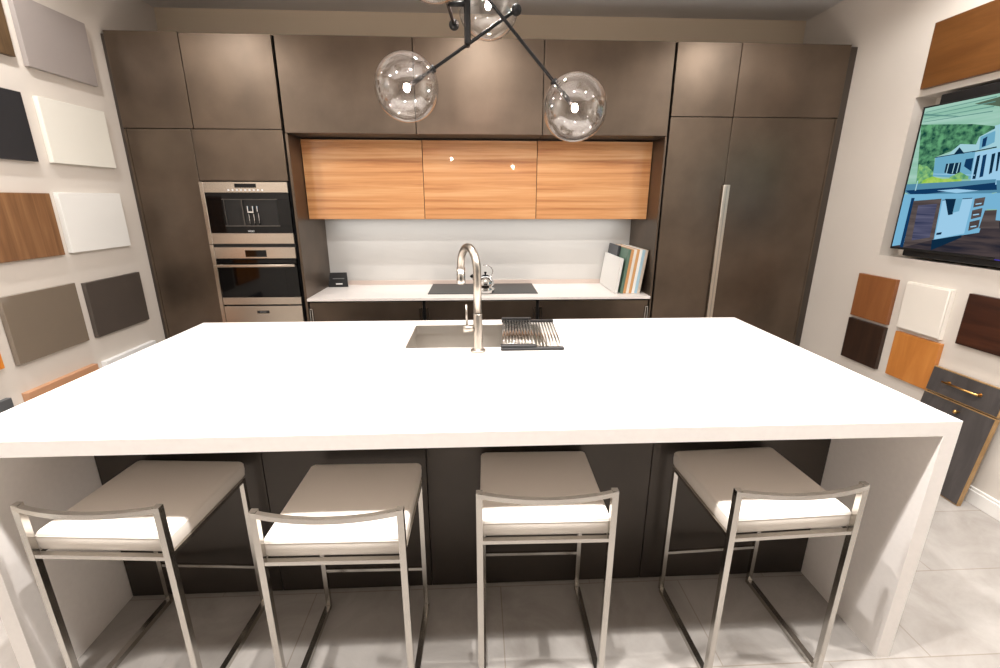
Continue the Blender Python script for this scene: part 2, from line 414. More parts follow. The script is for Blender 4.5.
# kettle
KX, KY, KZ = -.022, .17, .841
t = thing('kettle', 'small polished steel kettle with loop handle on the cooktop', 'kettle', (KX, KY, KZ))
MB(t.location).lathe([(0, 0), (.062, 0), (.07, .006), (.072, .03), (.067, .036), (.069, .05), (.067, .085), (.05, .118), (.028, .131), (0, .134)], (KX, KY, KZ)).build('body', M['chrome'], t)
l = MB(t.location).lathe([(.03, .131), (.02, .137), (.006, .14), (.006, .148), (.011, .153), (.009, .162), (0, .164)], (KX, KY, KZ), 20).build('lid', M['black'], t)
MB(t.location).tube([(KX - .055, KY, KZ + .08), (KX - .085, KY, KZ + .105), (KX - .105, KY, KZ + .128)], [.02, .015, .012], 14).build('spout', M['chrome'], t)
MB(t.location).tube([(KX - .1, KY, KZ + .122), (KX - .113, KY, KZ + .137)], [.014, .014], 14).build('whistle', M['black'], t)
pts = [(KX + .0 + .058 * math.cos(a), KY, KZ + .165 + .052 * math.sin(a)) for a in [math.radians(-75 + 14 * k) for k in range(20)]]
MB(t.location).tube([(KX + .045, KY, KZ + .112)] + pts[:14], .0038, 8).build('handle', M['chrome'], t)
# name card
t = thing('sign_card', 'small black standing card on the back worktop beside the oven tower', 'sign', (-1.262, .47, .836), None, math.radians(4))
b = MB(); b.prism([(-.082, 0, 0), (.082, 0, 0), (.073, .028, .118), (-.064, .028, .118)], (0, .006, 0)); b.build('card', M['satin_black'], t)
b = MB(); b.prism([(-.05, .005, .001), (.05, .005, .001), (.05, .075, .001), (-.05, .075, .001)], (0, 0, .004)); b.build('stand', M['satin_black'], t)
b = MB(); b.prism([(-.042, .0148, .066), (.052, .0148, .066), (.052, .0165, .073), (-.042, .0165, .073)], (0, -.0018, .0004)); b.build('printed_line', M['print_dim'], t)
b = MB(); b.prism([(-.018, .004, .020), (.036, .004, .020), (.036, .0065, .031), (-.018, .0065, .031)], (0, -.0012, .0004)); b.build('printed_logo', M['print'], t)

# sample boards leaning against the side of the fridge cabinet
boards = [('beige', (214, 200, 182), .34, .46, 'beige sample board leaning last in the row, against the cabinet side'),
          ('blue', (170, 205, 222), .34, .46, 'pale blue sample board leaning between a beige and a white board'),
          ('white', (240, 240, 236), .345, .46, 'white sample board leaning between the pale blue and an orange board'),
          ('orange', (208, 158, 104), .345, .46, 'orange-tan sample board leaning next to the pale blue side of the row'),
          ('cream', (226, 222, 212), .345, .46, 'cream sample board leaning between two orange-tan boards'),
          ('tan', (206, 152, 98), .345, .46, 'orange-tan sample board leaning right behind the green board'),
          ('green', (92, 120, 104), .345, .46, 'grey-green sample board leaning in the row on the back worktop'),
          ('slate', (62, 64, 68), .355, .27, 'dark slate sample board showing above the white board in front'),
          ('pale', (226, 225, 221), .275, .47, 'low off-white sample board at the front of the leaning row')]
TH = math.radians(7.0); BT = .0222
for k, (n, c, hh, dd, lab) in enumerate(boards):
    y0 = .564 - dd if n == 'slate' else (.1 if n != 'pale' else .098)
    o = MB().box(-BT + .0006, 0, 0, dd, 0, hh, .0012).build('sample_board', plain('board_' + n, c, .45), None, (1.198 - k * (BT + .0003), y0, .8358))
    o.rotation_euler = (0, TH, 0)
    tag(o, lab, 'sample board', 'sample boards on the back worktop')
# ------------------------------------------------------------------ island
IL, IR, IF, IB, IT, ST = -1.5361, 1.350, -2.246, -.9935, .915, .048
SX0, SX1, SY0, SY1 = -.405, .232, -1.478, -1.088     # sink cut-out
t = thing('island_worktop', 'thick white waterfall worktop of the kitchen island, the stools under its edge', 'worktop', (0, -1.62, 0))
b = MB(t.location)
o4 = [(IL, IF), (IR, IF), (IR, IB), (IL, IB)]; i4 = [(SX0, SY0), (SX1, SY0), (SX1, SY1), (SX0, SY1)]
V = {}
for z in (IT, IT - ST):
    V[z] = ([b.bm.verts.new(Vector((x, y, z)) - b.o) for x, y in o4], [b.bm.verts.new(Vector((x, y, z)) - b.o) for x, y in i4])
for z in (IT, IT - ST):
    for k in range(4):
        b.bm.faces.new((V[z][0][k], V[z][0][(k + 1) % 4], V[z][1][(k + 1) % 4], V[z][1][k]))
for ring in (0, 1):
    for k in range(4):
        b.bm.faces.new((V[IT][ring][k], V[IT][ring][(k + 1) % 4], V[IT - ST][ring][(k + 1) % 4], V[IT - ST][ring][k]))
es = [e for e in b.bm.edges if abs(e.verts[0].co.z - e.verts[1].co.z) < 1e-5 and e.verts[0].co.z > IT - .01 and len([f for f in e.link_faces if abs(f.normal.z) < .5]) == 1]
b.build('slab', M['quartz'], t)
for x0, x1 in ((IL, IL + ST), (IR - ST, IR)):
    MB(t.location).box(x0, x1, IF, IB, 0, IT - ST - .0002).build('waterfall_end', M['quartz'], t)

t = thing('island_cabinet', 'dark brown cabinet body of the island behind the bar stools', 'cabinet', (0, -1.45, 0))
xs = [IL + ST + .001, -.8905, -.2829, .590, IR - ST - .001]
for a, c in zip(xs, xs[1:]):
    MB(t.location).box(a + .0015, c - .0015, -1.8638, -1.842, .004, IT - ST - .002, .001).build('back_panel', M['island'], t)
MB(t.location).box(xs[0], xs[-1], -1.841, -1.825, .02, IT - ST - .003).build('inner_panel', M['gap'], t)
fx = [xs[0], -.76, -.42, .26, .8, xs[-1]]
for a, c in zip(fx, fx[1:]):
    MB(t.location).box(a + .0015, c - .0015, -1.032, -1.01, .1, IT - ST - .02, .001).build('door', M['island'], t)
MB(t.location).box(xs[0], xs[-1], -1.08, -1.06, 0, .1).build('plinth', M['satin_black'], t)

# sink
t = thing('sink', 'rectangular stainless undermount sink sunk into the white island top', 'sink', ((SX0 + SX1) / 2, (SY0 + SY1) / 2, .69))
b = MB(t.location); zt = IT - ST - .001; zb = .69; e = .004; q = .003
X0, X1, Y0, Y1 = SX0 - e, SX1 + e, SY0 - e, SY1 + e
b.box(X0 - q, X1 + q, Y0 - q, Y0, zb, zt); b.box(X0 - q, X1 + q, Y1, Y1 + q, zb, zt)
b.box(X0 - q, X0, Y0, Y1, zb, zt); b.box(X1, X1 + q, Y0, Y1, zb, zt); b.box(X0 - q, X1 + q, Y0 - q, Y1 + q, zb - q, zb)
b.build('bowl', M['steel_sink'], t)
b = MB(t.location); b.box(SX0 + .0005, SX1 - .0005, SY1 - .003, SY1 - .0005, zt, IT - .002); b.box(SX0 + .0005, SX0 + .003, SY0 + .003, SY1 - .003, zt, IT - .002)
b.box(SX1 - .003, SX1 - .0005, SY0 + .003, SY1 - .003, zt, IT - .002); b.box(SX0 + .0005, SX1 - .0005, SY0 + .0005, SY0 + .003, zt, IT - .002)
b.build('rim', M['steel_sink'], t)
MB(t.location).lathe([(0, .001), (.035, .001), (.042, .004), (.045, .0015)], ((SX0 + SX1) / 2 - .05, SY1 - .12, zb)).build('drain', M['chrome'], t)

# faucet
FX, FY = -.082, -1.533
t = thing('faucet', 'tall brushed nickel gooseneck faucet standing at the island sink', 'faucet', (FX, FY, IT))
MB(t.location).lathe([(0, 0), (.033, 0), (.033, .008), (.026, .012), (.0195, .014), (.0195, .016)], (FX, FY, IT)).build('base_ring', M['nickel'], t)
MB(t.location).lathe([(.0192, .014), (.0192, .165), (.018, .168), (0, .168)], (FX, FY, IT)).build('post', M['nickel'], t)
tipx, tipy = -.155, -1.36
d = Vector((tipx - FX, tipy - FY, 0)); R = d.length / 2; d.normalize()
zc = 1.256
pts = [Vector((FX, FY, IT + .16)), Vector((FX, FY, zc - .05))]
for k in range(0, 19):
    a = PI - PI * k / 18
    pts.append(Vector((FX, FY, zc)) + d * (R + R * math.cos(a)) + Vector((0, 0, R * math.sin(a))))
pts.append(Vector((tipx, tipy, 1.25)))
MB(t.location).tube(pts, .0168, 18).build('neck', M['nickel'], t)
MB(t.location).tube([(tipx, tipy, 1.253), (tipx, tipy, 1.184), (tipx, tipy, 1.177)], [.0185, .0195, .017], 18).build('spray_head', M['steel_v'], t)
hz = 1.018
lv = MB(t.location).tube([(FX - .018, FY, hz), (FX - .062, FY, hz)], .0165, 16).build('valve', M['nickel'], t)
MB(t.location).tube([(FX - .046, FY, hz + .014), (FX - .047, FY, hz + .103)], .0042, 10).build('lever', M['nickel'], lv)

# roll-up dish rack lying over the right part of the sink
t = thing('dish_rack', 'roll-up steel rod dish rack with black edges lying over the sink', 'dish rack', (.17, -1.27, IT))
ZR = IT + .0075
for (ya, yb) in ((-1.535, -1.513), (-1.060, -1.042)):
    sh = .028 if yb > -1.2 else 0
    b = MB(t.location)
    b.box(.016 + sh, .292 + sh, ya, yb, IT + .0003, IT + .014, .003); b.build('silicone_edge', M['satin_black'], t)
n = 19
for k in range(n):
    x = .024 + .26 * k / (n - 1)
    pitch = x
    MB(t.location).tube([(pitch, -1.53, ZR), (pitch + .028, -1.045, ZR)], .0036, 8).build('rod', M['steel_v'], t)
for k in range(10):                                             # the folded-over end: a second layer of rods
    x = .030 + .0145 * k
    b = MB(t.location); b.tube([(x, -1.53, ZR + .013), (x + .028, -1.045, ZR + .013)], .0036, 8); b.build('rod', M['steel_v'], t)
for (ya, yb) in ((-1.535, -1.513), (-1.060, -1.042)):
    sh = .028 if yb > -1.2 else 0
    MB(t.location).box(.016 + sh, .172 + sh, ya, yb, IT + .0143, IT + .027, .003).build('silicone_edge', M['satin_black'], t)

# ------------------------------------------------------------------ bar stools
def sq(b, p0, p1, w, h=None):
    """square steel bar between two points"""
    h = h or w
    p0, p1 = Vector(p0), Vector(p1); t_ = (p1 - p0).normalized()
    a = Vector((0, 0, 1)) if abs(t_.z) < .9 else Vector((0, 1, 0))
    s = t_.cross(a).normalized(); u = s.cross(t_)
    ring = lambda p: [p + s * (w / 2 * i) + u * (h / 2 * j) for i, j in ((-1, -1), (1, -1), (1, 1), (-1, 1))]
    b.prism(ring(p0), p1 - p0)
W, DF, DR, TT = .202, -.192, .190, .0185
def make_stool():
    t = thing('bar_stool', '', 'bar stool', (0, 0, 0), 'bar stools at the island')
    hw = W - TT / 2
    for sx in (-1, 1):
        b = MB(); sq(b, (sx * (hw + .004), DF, 0), (sx * (hw + .004), DF, .737), TT, TT); b.build('front_leg', M['steel_v'], t)
        b = MB(); sq(b, (sx * hw * .985, DR - TT / 2, 0), (sx * hw * .985, DR - TT / 2, .573), .016, .016); b.build('rear_leg', M['steel_v'], t)
        b = MB(); b.box(sx * hw - .010, sx * hw + .010, DF + TT / 2, DR - .018, 0, .020); b.build('floor_runner', M['steel_v'], t)
        b = MB(); b.box(sx * hw - .007, sx * hw + .007, DF + TT / 2, DR - .018, .561, .573); b.build('seat_rail', M['steel_v'], t)
    b = MB(); b.box(-hw - .004, hw + .004, DF - .008, DF + .008, .561, .573); b.build('front_rail', M['steel_v'], t)
    b = MB(); b.box(-hw + .01, hw - .01, DR - .016, DR - .004, .561, .573); b.build('rear_rail', M['steel_v'], t)
    b = MB(); b.box(-hw + .008, hw - .008, DR - .015, DR - .005, .178, .190); b.build('footrest', M['steel_v'], t)
    # bowed backrest bar
    N = 20; half = hw + .004 + TT / 2
    b = MB(); rings = []
    for k in range(N + 1):
        x = -half + 2 * half * k / N; s = 1 - (x / half) ** 2
        y = DF - .001 - .030 * s
        z0, z1 = .721 - .003 * s, .736 - .003 * s
        rings.append([b.bm.verts.new((x, y - .0075, z0)), b.bm.verts.new((x, y + .0075, z0)), b.bm.verts.new((x, y + .0075, z1)), b.bm.verts.new((x, y - .0075, z1))])
    for r0, r1 in zip(rings, rings[1:]):
        for k in range(4): b.bm.faces.new((r0[k], r0[(k + 1) % 4], r1[(k + 1) % 4], r1[k])).smooth = False
    b.bm.faces.new(rings[0][::-1]); b.bm.faces.new(rings[-1]); b.build('backrest', M['steel_v'], t)
    # upholstered seat, slightly crowned
    b = MB(); x0, x1, y0, y1, z0, z1 = -.195, .195, DF + .012, DR + .013, .5735, .632
    nx, ny = 12, 12; top = []
    rr = .016
    prof = [(.003, z0), (.0, z0 + .006), (-.002, z0 + .03), (-.001, z1 - .012), (.001, z1 - .005), (.005, z1 - .001), (.012, z1 + .0008)]
    def loop(ins, z):
        c = .013
        X0, X1, Y0, Y1 = x0 + ins, x1 - ins, y0 + ins, y1 - ins; out = []
        for cx, cy, a0 in ((X1 - c, Y1 - c, 0), (X0 + c, Y1 - c, 90), (X0 + c, Y0 + c, 180), (X1 - c, Y0 + c, 270)):
            for q_ in range(5):
                a = math.radians(a0 + 22.5 * q_); out.append(b.bm.verts.new((cx + c * math.cos(a), cy + c * math.sin(a), z)))
        return out
    L_ = [loop(i, z) for i, z in prof] + [loop(.05, z1 + .003), loop(.12, z1 + .004)]
    for a, c in zip(L_, L_[1:]):
        for k in range(len(a)):
            f = b.bm.faces.new((a[k], a[(k + 1) % len(a)], c[(k + 1) % len(a)], c[k])); f.smooth = True
    b.bm.faces.new(L_[0][::-1]); f = b.bm.faces.new(L_[-1]); f.smooth = True
    st = b.build('seat', M['leather'], t)
    b = MB(); i = -.0006; c = .013; pts = []
    X0, X1, Y0, Y1 = x0 + i, x1 - i, y0 + i, y1 - i
    for cx, cy, a0 in ((X1 - c, Y1 - c, 0), (X0 + c, Y1 - c, 90), (X0 + c, Y0 + c, 180), (X1 - c, Y0 + c, 270)):
        for q_ in range(5):
            a = math.radians(a0 + 22.5 * q_); pts.append((cx + c * math.cos(a), cy + c * math.sin(a), z1 - .012))
    b.tube(pts, .0016, 6, closed=True); b.build('seam', M['leather'], st)
    return t
def copy_tree(o, parent=None):
    c = o.copy(); COL.objects.link(c)
    if parent is not None: c.parent = parent
    for ch in list(o.children): copy_tree(ch, c)
    return c
proto = make_stool()
spots = [(-1.143, -2.090, -4.0, 'low-backed white leather bar stool nearest the panelled left wall'),
         (-.490, -2.138, -1, 'low-backed white leather bar stool second from the left wall, standing further out than its neighbours'),
         (.118, -2.083, -1, 'low-backed white leather bar stool third from the left wall, below the dish rack'),
         (.857, -2.096, 2.2, 'low-backed white leather bar stool nearest the right waterfall end, turned towards it')]
for k, (x, y, a, lab) in enumerate(spots):
    o = proto if k == 0 else copy_tree(proto)
    o.location = (x, y, 0); o.rotation_euler = (0, 0, math.radians(a)); o['label'] = lab

# ------------------------------------------------------------------ pendant lamp
PX, PY = -.108, -1.4
t = thing('pendant_lamp', 'black branching pendant lamp with clear glass globes over the island', 'pendant lamp', (PX, PY, HC))
MB(t.location).lathe([(0, 0), (.07, 0), (.07, -.02), (.02, -.028), (.0, -.028)], (PX, PY, HC)).build('canopy', M['black'], t)
MB(t.location).tube([(PX, PY, HC - .02), (PX, PY, 2.118)], .0125, 18).build('stem', M['black'], t)
GR = .126
def branch(center, end, thru, r=.0065, neck=True):
    """rod from the bulb in a globe to a counterweight, with its globe"""
    c, e = Vector(center), Vector(end); u = (e - c).normalized()
    a = MB(t.location).tube([c + u * .03, e], r, 10).build('arm', M['black'], t)
    MB(t.location).ball(e, .021, u=18, v=12).build('counterweight', M['black'], a)
    p = Vector(thru)
    s = p - Vector((PX, PY, p.z)); s.z = 0
    if s.length > .004:
        MB(t.location).tube([(PX, PY, p.z), p + s.normalized() * .014], .0095, 10).build('joint', M['black'], a)
    g = MB(t.location).ball(c, GR, u=48, v=28).build('globe', M['glass'], a)
    MB(t.location).tube([c + u * (GR - .012), c + u * (GR + .007)], .0145, 14).build('globe_collar', M['black'], a)
    MB(t.location).tube([c + u * .075, c + u * .02], [.009, .009], 12).build('lamp_holder', M['black'], a)
    MB(t.location).ball(c, .012, 1, 1, 1.25, 14, 10).build('bulb', M['bulb'], a)
branch((-.352, -1.378, 1.968), (.080, -1.372, 2.244), (PX, -1.374, 2.124))
branch((.313, -1.428, 1.893), (-.30, -1.428, 2.545), (PX, -1.428, 2.356))
branch((-.024, -1.215, 2.312), (-.165, -1.56, 2.60), (-.110, -1.42, 2.48))
branch((-.205, -1.71, 2.268), (-.166, -1.215, 2.240), (-.167, -1.40, 2.25))
# ------------------------------------------------------------------ finish samples on the left wall
def wall_sample(side, y0, y1, z0, z1, mat, label, d=.026, bev=.0015, extra=None):
    grp = 'finish samples on the left wall' if side == 'L' else 'finish samples on the right wall'
    xa, xb = (WL + .0005, WL + .0005 + d) if side == 'L' else (WR - .0005 - d, WR - .0005)
    loc = ((xa + xb) / 2, (y0 + y1) / 2, (z0 + z1) / 2)
    if extra is None:
        o = MB(loc).box(xa, xb, y0, y1, z0, z1, bev).build('hanging_sample_panel', mat)
        return tag(o, label, 'sample panel', grp)
    t = thing('hanging_sample_panel', label, 'sample panel', loc, grp)
    MB(loc).box(xa, xb, y0, y1, z0, z1, bev).build('panel', mat, t)
    extra(t, xa, xb)
    return t
walnut = wood('sample_walnut', (66, 50, 34), (90, 70, 48), (106, 84, 58), (1, 14, 1.2), .5)
plum = wood('sample_plum', (100, 68, 42), (128, 90, 58), (152, 114, 78), (1, 22, 1.0), .45)
pine = wood('sample_beech', (170, 124, 92), (184, 138, 104), (196, 150, 116), (1, 1.5, 20), .5)
oran = wood('sample_amber', (196, 116, 36), (210, 130, 46), (222, 146, 62), (1, 14, 2), .45)
chest = wood('sample_chestnut', (124, 76, 42), (138, 86, 48), (150, 98, 56), (1, 9, 1.2), .4)
wenge = wood('sample_wenge', (34, 22, 15), (50, 33, 23), (62, 42, 30), (1, 18, 1.2), .4)
honey = wood('sample_honey', (172, 106, 46), (188, 120, 56), (202, 136, 68), (1, 9, 1.4), .4)
mahog = wood('sample_mahogany', (36, 18, 11), (58, 30, 18), (80, 44, 27), (1, 1.6, 18), .35)
teak = wood('sample_teak', (92, 55, 22), (100, 62, 26), (110, 70, 32), (1, 2.0, 16), .4)
P_ = lambda n, c, r=.4, **k: plain('sample_' + n, c, r, **k)
a0, a1, b0, b1, c0, c1 = -.594, -.138, -1.110, -.658, -1.630, -1.180
wall_sample('L', a0, a1, 2.214, 2.555, P_('mauve', (160, 152, 148)), 'matt grey-mauve sample panel high on the left wall beside the cabinets')
wall_sample('L', b0, b1, 2.238, 2.57, walnut, 'brown walnut sample panel at the top of the left wall')
wall_sample('L', a0, a1, 1.737, 2.073, P_('ivory', (236, 234, 224)), 'ivory sample panel on the left wall directly below the grey-mauve one')
wall_sample('L', b0, b1 - .026, 1.735, 2.072, P_('charcoal', (42, 43, 46)), 'charcoal black sample panel on the left wall')
wall_sample('L', a0 - .028, a1 - .022, 1.244, 1.580, P_('white_gloss', (240, 240, 236), .15), 'glossy white sample panel on the left wall between ivory and dark brown ones')
wall_sample('L', b0, b1 - .014, 1.240, 1.574, plum, 'striped red-brown wood sample panel on the left wall below the charcoal one')
wall_sample('L', a0, a1, .724, 1.062, P_('espresso', (80, 72, 66)), 'dark grey-brown sample panel on the left wall beside the pantry cabinet')
wall_sample('L', -1.096, b1 - .002, .728, 1.077, P_('taupe', (124, 112, 98), .06, coat=.6), 'glossy taupe sample panel on the left wall, left of the dark grey-brown one')
wall_sample('L', a0, a1, .23, .567, P_('white_satin', (238, 238, 238)), 'white sample panel low on the left wall, only its top edge above the island', .034)
wall_sample('L', b0, b1, .23, .578, pine, 'pale beech wood sample panel low on the left wall, below the taupe one', .034)
wall_sample('L', c0, c1 + .01, .74, 1.08, oran, 'amber orange sample panel at the very edge of the left wall')
wall_sample('L', c0, c1 - .005, .23, .588, P_('graphite', (82, 84, 86)), 'graphite grey sample panel at the lower edge of the left wall')
# ------------------------------------------------------------------ finish samples on the right wall
wall_sample('R', -1.93, -.573, 2.164, 2.502, teak, 'long brown wood sample panel above the television')
wall_sample('R', -.724, -.437, .785, 1.073, chest, 'square chestnut wood sample panel beside the tall cabinet, above the near-black one')
wall_sample('R', -.723, -.433, .484, .765, wenge, 'square near-black wenge sample panel low beside the tall cabinet')
def rim(t, xa, xb):
    b = MB(t.location); b.box(xa - .010, xa, -1.066, -.800, .795, 1.072, .006, 2); b.build('raised_face', P_('cream_face', (232, 226, 216)), t)
wall_sample('R', -1.070, -.796, .790, 1.076, P_('cream', (232, 226, 216)), 'cream white square sample panel below the television', .022, extra=rim)
wall_sample('R', -1.086, -.802, .489, .770, honey, 'honey orange square wood sample panel below the cream one')
wall_sample('R', -1.62, -1.158, .800, 1.075, mahog, 'dark red mahogany sample panel below the television')

# leaning sample of a drawer front over a door front
LZ = .66; ang = math.atan2(.078, LZ)
y0, y1 = -1.474, -1.095
t = thing('cabinet_front_sample', 'charcoal wood cabinet front with brass handle leaning against the right wall', 'sample panel', (2.418, (y0 + y1) / 2, 0))
t.rotation_euler = (0, ang, 0)
hw = (y1 - y0) / 2
slate = wood('charcoal_oak', (56, 52, 51), (66, 62, 61), (80, 75, 73), (1, 14, 2.2), .5)
gold = wood('gold_edge', (136, 106, 66), (152, 120, 78), (166, 134, 92), (8, 8, 8), .45)
for n, z0, z1 in (('door_front', .004, .505), ('drawer_front', .512, .655)):
    b = MB(); b.box(.0015, .022, -hw, hw, z0, z1, .001); p = b.build(n, gold, t)
    b = MB(); b.box(0, .0025, -hw + .006, hw - .003, z0 + .005, z1 - .005); b.build('face', slate, p)
    if n == 'drawer_front':
        b = MB(); b.tube([(-.028, -.095, .590), (-.028, .095, .590)], .0055, 12)
        for y in (-.08, .08): b.tube([(-.028, y, .590), (.001, y, .590)], .0055, 12); b.tube([(-.003, y, .590), (.001, y, .590)], .010, 14)
        b.build('handle', M['brass'], p)
    else:
        b = MB(); b.tube([(.001, -.02, .465), (-.018, -.02, .465)], .006, 12); b.ball((-.022, -.02, .465), .011, u=14, v=10); b.build('knob', M['brass'], p)

# ------------------------------------------------------------------ television in the wall niche
TX = 2.496
t = thing('television', 'television showing an outdoor kitchen and a house, set in the right wall niche', 'television', (TX, -1.34, 1.66))
TY0, TY1, TZ0, TZ1 = -2.055, -.632, 1.258, 2.060
MB(t.location).box(TX + .001, TX + .022, TY0, TY1, TZ0, TZ1, .002).build('bezel', M['satin_black'], t)
MB(t.location).box(TX + .024, TX + .15, TY0 + .03, -.70, 1.222, 2.112, .004).build('back_housing', M['satin_black'], t)
cols = dict(base_sky=glow_noise('screen_sky', (150, 205, 180), (178, 222, 205), .75, (1, 1.5, 30)), dark_blue=glow('screen_blue', (20, 62, 104), .75),
    trees=glow_noise('screen_trees', (16, 70, 62), (110, 180, 130), .75, (1, 26, 30)), shrub=glow_noise('screen_shrub', (90, 160, 120), (160, 215, 130), .75, (1, 40, 40)),
    lime=glow_noise('screen_lime', (150, 210, 80), (190, 225, 110), .75, (1, 40, 40)), pale=glow('screen_pale', (176, 224, 236), .75),
    wall=glow('screen_wall', (120, 185, 215), .75), navy=glow('screen_navy', (16, 48, 74), .75), white=glow('screen_white', (165, 215, 245), .8),
    counter=glow('screen_counter', (92, 150, 180), .75), steel=glow('screen_steel', (130, 195, 230), .75), brown=glow_noise('screen_brown', (84, 74, 74), (112, 100, 98), .7, (1, 3, 40)),
    slat=glow_noise('screen_slat', (56, 62, 92), (104, 104, 130), .75, (1, 2, 60)), deck=glow_noise('screen_deck', (44, 44, 56), (88, 76, 76), .7, (1, 4, 40)), streak=glow('screen_streak', (96, 116, 96), .7),
    skyline=glow('screen_line', (110, 160, 150), .75))
keys = list(cols); mats = [cols[k] for k in keys]
use = dict(streak='streak', sky_shade='skyline', trees='trees', shrubs='shrub', shrub_bright='lime', house_roof='pale', house_wall='wall', gable='navy', porch='navy', porch2='dark_blue',
    bigroof='pale', dormer='wall', dormwin='dark_blue', bigwall='white', w1='navy', w2='dark_blue', w3='navy', w4='navy', counter='counter', counter_dark='dark_blue', cooktop='white', base='steel',
    base_edge='dark_blue', door='brown', slats='slat', dish='white', towel='navy', vent='navy', d1='brown', d2='brown', d3='brown', h1='white', h2='white', h3='white', cab2='steel', cab2low='brown', plinth='navy', floor='deck')
pics = [
('streak', [(-0.924, 2.024), (-1.046, 2.035), (-1.059, 1.987), (-1.009, 2.002)]) ,
('sky_shade', [(-0.636, 2.024), (-0.866, 1.976), (-0.867, 1.972), (-0.638, 2.013)]) ,
('trees', [(-0.653, 1.966), (-0.945, 1.925), (-1.061, 1.898), (-1.084, 1.898), (-1.115, 1.79), (-1.014, 1.812), (-0.913, 1.833), (-0.867, 1.802), (-0.781, 1.777), (-0.802, 1.675), (-0.7, 1.68)]) ,
('shrubs', [(-0.693, 1.747), (-0.748, 1.733), (-0.8, 1.695), (-0.814, 1.633), (-0.704, 1.637)]) ,
('shrub_bright', [(-0.746, 1.658), (-0.795, 1.675), (-0.858, 1.659), (-0.961, 1.661), (-0.974, 1.615), (-0.72, 1.608)]) ,
('house_roof', [(-0.781, 1.777), (-0.857, 1.787), (-0.906, 1.833), (-1.009, 1.819), (-0.996, 1.79), (-0.946, 1.76)]) ,
('house_wall', [(-0.785, 1.777), (-0.996, 1.79), (-1.028, 1.651), (-0.798, 1.675)]) ,
('gable', [(-0.886, 1.784), (-0.907, 1.817), (-0.943, 1.782)]) ,
('porch', [(-0.859, 1.692), (-0.857, 1.738), (-0.939, 1.739), (-0.946, 1.668)]) ,
('porch2', [(-0.958, 1.718), (-0.958, 1.753), (-0.996, 1.756), (-1.002, 1.69)]) ,
('bigroof', [(-0.984, 1.788), (-0.996, 1.857), (-1.084, 1.898), (-1.111, 1.802)]) ,
('dormer', [(-1.002, 1.856), (-1.067, 1.877), (-1.077, 1.823), (-1.013, 1.794)]) ,
('dormwin', [(-1.017, 1.845), (-1.036, 1.855), (-1.039, 1.81), (-1.022, 1.805)]) ,
('bigwall', [(-0.997, 1.783), (-1.113, 1.796), (-1.162, 1.622), (-1.013, 1.639)]) ,
('w1', [(-1.012, 1.764), (-1.026, 1.769), (-1.035, 1.651), (-1.019, 1.652)]) ,
('w2', [(-1.04, 1.764), (-1.057, 1.769), (-1.069, 1.662), (-1.052, 1.657)]) ,
('w3', [(-1.081, 1.767), (-1.097, 1.771), (-1.106, 1.678), (-1.094, 1.67)]) ,
('w4', [(-1.107, 1.773), (-1.119, 1.775), (-1.144, 1.688), (-1.122, 1.683)]) ,
('counter', [(-0.64, 1.637), (-1.143, 1.646), (-1.161, 1.584), (-1.032, 1.565), (-0.715, 1.564), (-0.651, 1.592)]) ,
('counter_dark', [(-0.65, 1.602), (-0.933, 1.613), (-1.147, 1.631), (-1.157, 1.595), (-0.93, 1.592), (-0.701, 1.573)]) ,
('cooktop', [(-0.845, 1.598), (-0.953, 1.604), (-1.069, 1.593), (-0.959, 1.583)]) ,
('base', [(-0.647, 1.58), (-1.136, 1.579), (-1.128, 1.386), (-0.657, 1.276)]) ,
('base_edge', [(-0.7, 1.559), (-0.721, 1.559), (-0.723, 1.282), (-0.701, 1.28)]) ,
('door', [(-0.719, 1.542), (-0.884, 1.554), (-0.9, 1.333), (-0.724, 1.29)]) ,
('slats', [(-0.754, 1.517), (-0.867, 1.527), (-0.874, 1.342), (-0.768, 1.317)]) ,
('dish', [(-0.893, 1.547), (-1.051, 1.557), (-1.056, 1.377), (-0.905, 1.335)]) ,
('towel', [(-0.905, 1.553), (-0.966, 1.553), (-0.968, 1.472), (-0.945, 1.467)]) ,
('vent', [(-0.907, 1.37), (-0.936, 1.376), (-0.935, 1.363), (-0.908, 1.358)]) ,
('d1', [(-1.06, 1.553), (-1.11, 1.561), (-1.112, 1.52), (-1.065, 1.509)]) ,
('d2', [(-1.064, 1.495), (-1.111, 1.508), (-1.115, 1.464), (-1.069, 1.45)]) ,
('d3', [(-1.068, 1.437), (-1.115, 1.451), (-1.118, 1.411), (-1.073, 1.391)]) ,
('h1', [(-1.071, 1.528), (-1.1, 1.533), (-1.101, 1.527), (-1.073, 1.523)]) ,
('h2', [(-1.074, 1.475), (-1.103, 1.48), (-1.104, 1.474), (-1.076, 1.469)]) ,
('h3', [(-1.078, 1.415), (-1.106, 1.421), (-1.107, 1.415), (-1.08, 1.409)]) ,
('cab2', [(-1.122, 1.572), (-1.168, 1.584), (-1.191, 1.503), (-1.127, 1.501)]) ,
('cab2low', [(-1.126, 1.496), (-1.192, 1.5), (-1.216, 1.412), (-1.122, 1.407)]) ,
('plinth', [(-0.892, 1.33), (-1.046, 1.368), (-1.049, 1.355), (-0.9, 1.298)]) ,
('floor', [(-0.9, 1.298), (-1.049, 1.355), (-1.128, 1.385), (-1.223, 1.389), (-1.254, 1.278), (-0.654, 1.273)]) ,
]
sc = MB(t.location)
sc.mi = keys.index('base_sky'); sc.poly([(TX - .0002, TY1 - .015, TZ0 + .014), (TX - .0002, TY1 - .015, TZ1 - .009), (TX - .0002, TY0 + .009, TZ1 - .009), (TX - .0002, TY0 + .009, TZ0 + .014)])
sc.mi = keys.index('deck'); sc.poly([(TX - .0003, TY1 - .015, TZ0 + .014), (TX - .0003, TY1 - .015, 1.45), (TX - .0003, TY0 + .009, 1.45), (TX - .0003, TY0 + .009, TZ0 + .014)])
